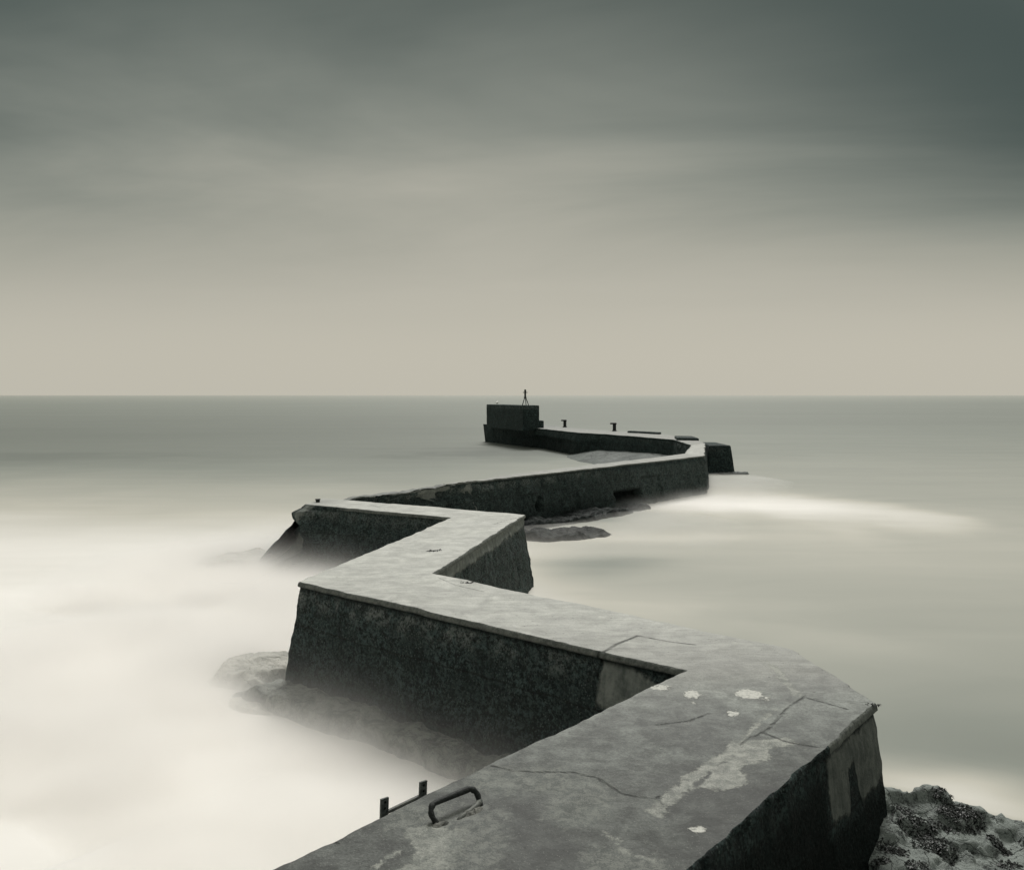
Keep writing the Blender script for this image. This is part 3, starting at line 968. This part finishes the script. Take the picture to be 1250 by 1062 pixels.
bollard(689.5, 521.5, .60, 'black bollard nearer the block house')
bollard(750, 526.3, .60, 'black bollard farther from the block house, nearer the far corner')

# iron stub at the broken corner
g = G(388, 613)
bm = bmesh.new()
add_tube(bm, [(g[0], g[1], z_) for z_ in (-.05, .05, .06, .08)], [.05, .05, .07, .06], 10)
tag(bm_obj('iron_stub', bm, M_STEEL, None, (g[0], g[1], 0)), 'small black iron stub on the broken left end of the fourth run', 'iron stub')

# ------------------------------------------------------------------ grab handle and ladder in the foreground
h1, h2 = G(533, 1005), G(584, 983)
v = h2 - h1
lift = N((-.06, .06))


def hp(t, z, o=0.0):
    q = h1 + v * t + lift * (z / .13) + N((-v[1], v[0])) / np.linalg.norm(v) * o
    return (q[0], q[1], z)


hnd = empty('grab_handle', (*(h1 + v * .5), 0), 'rusty black iron grab handle set in the pale patch of the near deck', 'handle')
bm = bmesh.new()
pts = [hp(0, -.04), hp(0, .0), hp(-.03, .03)]
for k in range(7):
    a = math.pi * (1 - k / 12); pts.append(hp(.13 + .17 * math.cos(a), .046 + .050 * math.sin(a)))
for k in range(7):
    a = math.pi * (.5 - k / 12); pts.append(hp(.90 + .17 * math.cos(a), .046 + .050 * math.sin(a)))
pts += [hp(1.06, .03), hp(1.05, .0), hp(1.05, -.04)]
add_tube(bm, pts, [.0185 + .0024 * math.sin(i * 2.1) + rng.uniform(-.0016, .0016) for i in range(len(pts))], 12)
bm_obj('bar', bm, M_STEEL, hnd, smooth=True)
bm = bmesh.new()
pts = [hp(1.07, .018, .0), hp(.9, .012, -.025), hp(.7, .006, -.035), hp(.5, .0, -.04), hp(.32, -.016, -.045)]
add_tube(bm, pts, [.019, .019, .018, .018, .014], 10)
bm_obj('lower_bar', bm, M_IRONPALE, hnd, smooth=True)
# lumpy mortar round the feet of the handle
def lump(cx, cy, rx, ry, h, seed, rot):
    n = 40
    u = np.linspace(-1, 1, n); U, W = np.meshgrid(u, u, indexing='ij')
    X = U * np.sqrt(1 - W ** 2 / 2); Y = W * np.sqrt(1 - U ** 2 / 2)
    px = cx + X * rx * math.cos(rot) - Y * ry * math.sin(rot); py = cy + X * rx * math.sin(rot) + Y * ry * math.cos(rot)
    p3 = np.stack([px.ravel(), py.ravel(), 0 * px.ravel()], 1)
    r = np.hypot(X, Y).ravel() + .3 * fbm(p3 * 12, 3, seed)
    z = -.02 + (h + .02) * sstep(1, .2, r) + .010 * fbm(p3 * 25, 4, seed + 2)
    return np.stack([px.ravel(), py.ravel(), z], 1), grid_faces(n, n)


ang = math.atan2(v[1], v[0])
V1, F1 = lump(h1[0] + .02, h1[1] - .01, .11, .06, .018, 3, ang)
q = h1 + v * .75
V2, F2 = lump(q[0] + .02, q[1] - .03, .15, .06, .016, 9, ang)
o = np_mesh('mortar', np.concatenate([V1, V2]), np.concatenate([F1, F2 + len(V1)]), mat_rock('pale_mortar', (.10, .105, .095), (.27, .27, .24), .3, scale=9), hnd)

# ladder fixed to the near face
nL = N((-d1[1], d1[0]))
s1 = G(476.5, 990); s2 = G(525, 968)
e1 = L0 + d1 * ((s1 - L0) @ d1); e2 = L0 + d1 * ((s2 - L0) @ d1)
lad = empty('ladder', (*((e1 + e2) / 2 + nL * .1), -1.5), 'black iron ladder fixed to the near wall, its two drilled uprights showing above the edge', 'ladder')
rotL = math.atan2(d1[1], d1[0])
for e, zt in ((e1, .072), (e2, .066)):
    bm = bmesh.new()
    # flat bar following the batter of the wall
    front, back = [], []
    for z_, o_ in ((zt, .060), (-.05, .066), (-.6, .13), (-1.75, .27)):
        for sd, row in ((0, front), (.014, back)):
            p = e + nL * (o_ + sd)
            row.append([bm.verts.new((p[0] + d1[0] * q_, p[1] + d1[1] * q_, z_ - (.006 if z_ == zt and q_ > 0 else 0))) for q_ in (-.031, .031)])
    for a_, b_ in zip(range(3), range(1, 4)):
        bm.faces.new((front[a_][0], front[a_][1], front[b_][1], front[b_][0]))
        bm.faces.new((back[a_][1], back[a_][0], back[b_][0], back[b_][1]))
        for k_ in (0, 1): bm.faces.new((front[a_][k_], front[b_][k_], back[b_][k_], back[a_][k_]))
    bm.faces.new((front[0][0], back[0][0], back[0][1], front[0][1])); bm.faces.new((front[3][0], front[3][1], back[3][1], back[3][0]))
    st = bm_obj('stringer', bm, M_IRONDARK, lad)
    for zz in (zt - .028, zt - .068):
        bm = bmesh.new()
        pc = e + nL * (.060 + (zt - zz) * .05)
        add_tube(bm, [(pc[0] - nL[0] * .003, pc[1] - nL[1] * .003, zz), (pc[0] + nL[0] * .004, pc[1] + nL[1] * .004, zz)], .0078, 10)
        bm_obj('bolt_hole_disc', bm, M_HOLE, st)  # black disc standing in for the shaded inside of a drilled hole
for k in range(5):
    zz = -.035 - .29 * k
    o_ = nL * (.074 + .115 * -zz)
    a, b_ = e1 + o_, e2 + o_
    bm = bmesh.new()
    add_tube(bm, [(a[0], a[1], zz), (b_[0], b_[1], zz)], .0135, 8)
    bm_obj('rung', bm, M_IRONPALE if k == 0 else M_STEEL, lad)

# ------------------------------------------------------------------ sea
ang_ = np.concatenate([np.arange(-180, -42, 3.0), np.arange(-42, 42, .22), np.arange(42, 180.1, 3.0)])
rad = np.geomspace(1.2, 16000, 430)
AA, RR = np.meshgrid(np.radians(ang_), rad, indexing='ij')
sx, sy = (RR * np.sin(AA)).ravel(), (RR * np.cos(AA)).ravel()
dd = np.maximum(sy, .6 * RR.ravel()); u_ = np.where(sy > 0, sx / np.maximum(sy, .05), np.sign(sx) * 3)
ld = np.log(dd)
P2 = np.stack([sx, sy, 0 * sx], 1)
warp = fbm(np.stack([sx * .05, ld * 2.0, 0 * sx], 1), 3, 91)
ldw = ld + .13 * warp + .06 * fbm(np.stack([sx * .22, ld * 7.0, 0 * sx], 1), 3, 95)
lt = lambda xs: np.log(np.array(xs, float))
fL = np.interp(ldw, lt([5, 13, 19, 23, 27, 32, 38, 46, 60, 100, 300, 2000, 12000]), [.76, .96, .95, .86, .68, .46, .36, .27, .20, .17, .23, .32, .36])  # far values climb to paint a haze band along the horizon
fR = np.interp(ldw, lt([5, 8, 10, 13, 18, 24, 30, 38, 50, 80, 150, 400, 2000, 12000]), [.21, .22, .25, .31, .38, .43, .41, .36, .32, .26, .22, .24, .32, .36])  # near values lowered to paint a vignette into the right-hand water
wR = sstep(-.12, .10, u_ + .06 * warp)
foam = fL * (1 - wR) + fR * wR


BW = fbm(np.stack([sx * .35, sy * .8, 0 * sx], 1), 4, 93)
BW2 = fbm(np.stack([sx * .22, sy * .5, 0 * sx], 1), 4, 94)


def blob(px_, py_, rx, ry, amp, rot=0.0, sharp=1.0):
    g = G(px_, py_, ZW)
    ca, sa = math.cos(rot), math.sin(rot)
    X = sx - g[0] + BW * rx * .5; Y = sy - g[1] + BW2 * ry * .8
    a = (X * ca + Y * sa) / rx; b_ = (-X * sa + Y * ca) / ry
    return amp * np.exp(-((a * a + b_ * b_) ** sharp))


foam += blob(960, 615, 5.0, 2.6, .06, -.10) + blob(840, 618, 3.0, 2.0, .10) + blob(790, 655, 3.0, .8, .14, .1)
foam += blob(1150, 965, 1.3, .5, .30, -.45) + blob(1200, 990, 1.0, .35, .18, -.5) + blob(1000, 790, 2.0, .8, .05) + blob(760, 730, 3, 1.2, .08, -.4)
ST = [G(x, y, ZW) for x, y in ((790, 615), (890, 613), (970, 616), (1050, 623), (1130, 632))]
dS = seg_dist(np.stack([sx + BW * 1.2, sy + BW2 * 1.0], 1), ST)
wS = np.interp(sx, [5, 7.5, 10, 13, 17], [2.6, 4.6, 5.0, 3.4, .9]) * .82 * (1 + .35 * fbm(np.stack([sx * .5, sy * .12, 0 * sx], 1), 3, 96))
foam += .42 * np.exp(-(dS / wS) ** 2) * np.interp(sx, [3, 6, 8, 11, 15, 18], [.45, 1.0, 1.15, 1.0, .55, .02])
foam -= blob(690, 632, 3.6, 1.5, .26, .75) + blob(690, 690, 2.2, 1.2, .16) + blob(640, 665, 2.5, 1.0, .08)  # darker water by the rocks paints in the wall's shade and reflection
foam += blob(740, 745, 3.4, .6, .10, -.55)
foam -= blob(180, 760, 2.4, 1.2, .22) + blob(60, 890, 1.8, 1.3, .14) + blob(20, 700, 3.0, 1.4, .06)
foam -= blob(60, 560, 12, 7, .05) + blob(1200, 900, 1.5, 1.6, .03)
foam -= blob(690, 553, 10, 7, .13)
V = np.stack([sx, sy, np.full(len(sx), ZW)], 1)
sea = np_mesh('sea', V, grid_faces(len(ang_), len(rad), False), mat_sea(), None, dict(foam=np.clip(foam, .02, 1)))
tag(sea, None, None, None, 'structure')
sea['label'] = 'smooth milky sea, white with foam at the left'

# ------------------------------------------------------------------ mist lying over the foam by the walls
def mist_body(lines, x0, x1, y0, y1, height, wide, narrow, density, label, sea_side=False, n=130):
    """closed low body of air over the water, highest along the given lines"""
    m = n
    MX, MY = np.meshgrid(np.linspace(x0, x1, n), np.linspace(y0, y1, m), indexing='ij')
    X, Y = MX.ravel(), MY.ravel()
    pm_ = np.stack([X, Y], 1)
    dc = np.min([seg_dist(pm_, [np.asarray(q) for q in l]) for l in lines], axis=0)
    k = 1.0
    if sea_side:
        lee = seg_dist(pm_, [RS, R0, R1, K1, K2, Gi, E, S, F5]) - seg_dist(pm_, [LS, L0, B, A, C, D, D2 + N((-.5, 3.0))])
        k = sstep(-.5, .2, lee)
    top = height * sstep(wide, narrow, dc) * k - .10
    edge = np.minimum(np.minimum(X - x0, x1 - X), np.minimum(Y - y0, y1 - Y))
    T = np.where(edge < .3, ZW - .12, np.maximum(ZW + top, ZW - .12))
    Vt = np.stack([X, Y, T], 1); Vb = np.stack([X, Y, np.full(len(X), ZW - .3)], 1)
    F = [grid_faces(n, m), grid_faces(n, m, True) + n * m]
    ring = [i * m for i in range(n)] + [(n - 1) * m + j for j in range(1, m)] + [i * m + m - 1 for i in range(n - 2, -1, -1)] + [j for j in range(m - 2, 0, -1)]
    R = np.array(ring); R2 = np.roll(R, -1)
    F.append(np.stack([R, R + n * m, R2 + n * m, R2], 1))
    o = np_mesh('mist', np.concatenate([Vt, Vb]), np.concatenate(F), mat_mist(density), None)
    tag(o, label, 'mist', None, 'stuff')


mist_body([[L0 - d1 * 3.5, B, A, C, D, D + N((-2.2, -.6))], [A, A + N((-3.0, .5))]], -16, 3.4, .8, 32, 1.25, 4.6, 1.6, 2.3,
          'white sea mist lying on the foam and drifting up the foot of the walls', True)
mist_body([[(.6, 25.0), (3.6, 26.4), (4.6, 28.6)], [(4.8, 33.2), (8.5, 37.4), (10.6, 43.0)]], -2, 17, 21, 52, .55, 4.2, .0, .42,
          'faint mist round the dark rocks below the long straight wall')

# ------------------------------------------------------------------ sky and sun
SUN_EL, SUN_AZ = math.radians(52), math.radians(8)         # azimuth from +Y towards +X
w = bpy.data.worlds.new('World'); scene.world = w; w.use_nodes = True
nt = NT(w.node_tree)
bg = w.node_tree.nodes['Background']
bg.inputs['Strength'].default_value = .1
sky = nt.n.new('ShaderNodeTexSky'); sky.sky_type = 'NISHITA'; sky.sun_disc = False
sky.sun_elevation = SUN_EL; sky.sun_rotation = SUN_AZ; sky.dust_density = 4.0; sky.air_density = 1.0
tc = nt.n.new('ShaderNodeTexCoord').outputs['Generated']
sep = nt.n.new('ShaderNodeSeparateXYZ'); nt.put(sep.inputs[0], tc)
sxn, syn, szn = sep.outputs
zc = nt.math('MAXIMUM', szn, 0.0)
den = nt.math('ADD', zc, .16)
cmb = nt.n.new('ShaderNodeCombineXYZ')
nt.put(cmb.inputs[0], nt.math('DIVIDE', sxn, den)); nt.put(cmb.inputs[1], nt.math('DIVIDE', syn, den))
plane = cmb.outputs[0]
c1 = nt.noise(nt.rotscale(plane, .2, (.55, 1.0, 1)), 1.0, 5, .55, .5)
c2 = nt.noise(nt.rotscale(plane, .2, (.16, .45, 1), (4, 2, 0)), 1.0, 3, .5, .3)
c3 = nt.noise(nt.rotscale(plane, .24, (.6, 3.0, 1), (1, 7, 0)), 1.0, 5, .6, .7)
var = nt.math('ADD', nt.math('MULTIPLY', nt.math('SUBTRACT', c1, .5), .28), nt.math('MULTIPLY', nt.math('SUBTRACT', c2, .5), .24))
var = nt.math('ADD', var, nt.math('MULTIPLY', nt.math('SUBTRACT', c3, .5), .04))
amp = nt.step(zc, .03, .29)
# cloud darkens sideways as a painted vignette, most to the right (towards +X)
xx_ = nt.math('MULTIPLY', sxn, sxn)
side = nt.math('MULTIPLY', xx_, nt.step(sxn, -.35, .35, .42, 1.05))
gx = nt.math('MULTIPLY', nt.math('ADD', sxn, .13), 1 / .24); gz = nt.math('MULTIPLY', nt.math('SUBTRACT', szn, .24), 1 / .09)
glow = nt.math('EXPONENT', nt.math('MULTIPLY', nt.math('ADD', nt.math('MULTIPLY', gx, gx), nt.math('MULTIPLY', gz, gz)), -1.0))
side = nt.math('SUBTRACT', side, nt.math('MULTIPLY', glow, .055))
el = nt.math('ADD', zc, nt.math('MULTIPLY', amp, nt.math('ADD', nt.math('ADD', var, .03), side)))
ramp = nt.n.new('ShaderNodeValToRGB'); cr = ramp.color_ramp; cr.interpolation = 'B_SPLINE'
stops = [(0.0, (.262, .250, .212)), (.06, (.260, .248, .210)), (.13, (.226, .218, .185)), (.21, (.180, .179, .150)), (.30, (.112, .121, .104)), (.40, (.054, .0645, .056)), (.5, (.022, .033, .029)),
         (.62, (.022, .033, .029)), (.74, (.10, .11, .10)), (.88, (.22, .22, .20)), (1.0, (.26, .26, .235))]
cr.elements[0].position = stops[0][0]; cr.elements[0].color = (*stops[0][1], 1)
cr.elements[1].position = stops[-1][0]; cr.elements[1].color = (*stops[-1][1], 1)
for p_, c_ in stops[1:-1]:
    e_ = cr.elements.new(p_); e_.color = (*c_, 1)
nt.put(ramp.inputs[0], el)
cloud = nt.mix(1.0, ramp.outputs[0], (10, 10, 10), 'MULTIPLY')
final = nt.mix(.985, sky.outputs[0], cloud)
nt.put(bg.inputs['Color'], final)

sl = bpy.data.lights.new('sun', 'SUN'); sl.energy = 1.5; sl.angle = math.radians(24); sl.color = (1.0, .98, .94)
so = bpy.data.objects.new('sun', sl); COL.objects.link(so)
dv = Vector((math.sin(SUN_AZ) * math.cos(SUN_EL), math.cos(SUN_AZ) * math.cos(SUN_EL), math.sin(SUN_EL)))
so.rotation_euler = dv.to_track_quat('Z', 'Y').to_euler()
so.location = (0, 20, 30)

# ------------------------------------------------------------------ camera and colour
cam = bpy.data.cameras.new('camera'); co = bpy.data.objects.new('camera', cam); COL.objects.link(co)
co.location = (0, 0, EYE); co.rotation_euler = (math.pi / 2 - PITCH, 0, 0)
cam.sensor_width = 36; cam.lens = 36 * FPX / 1250; cam.clip_start = .05; cam.clip_end = 60000
scene.camera = co
vs = scene.view_settings
vs.view_transform = 'Standard'; vs.look = 'None'; vs.exposure = 1.0; vs.gamma = 1.0
scene.cycles.volume_step_rate = .08
scene.cycles.volume_max_steps = 256
scene.cycles.volume_bounces = 8
scene.cycles.max_bounces = 12
scene.cycles.use_denoising = True
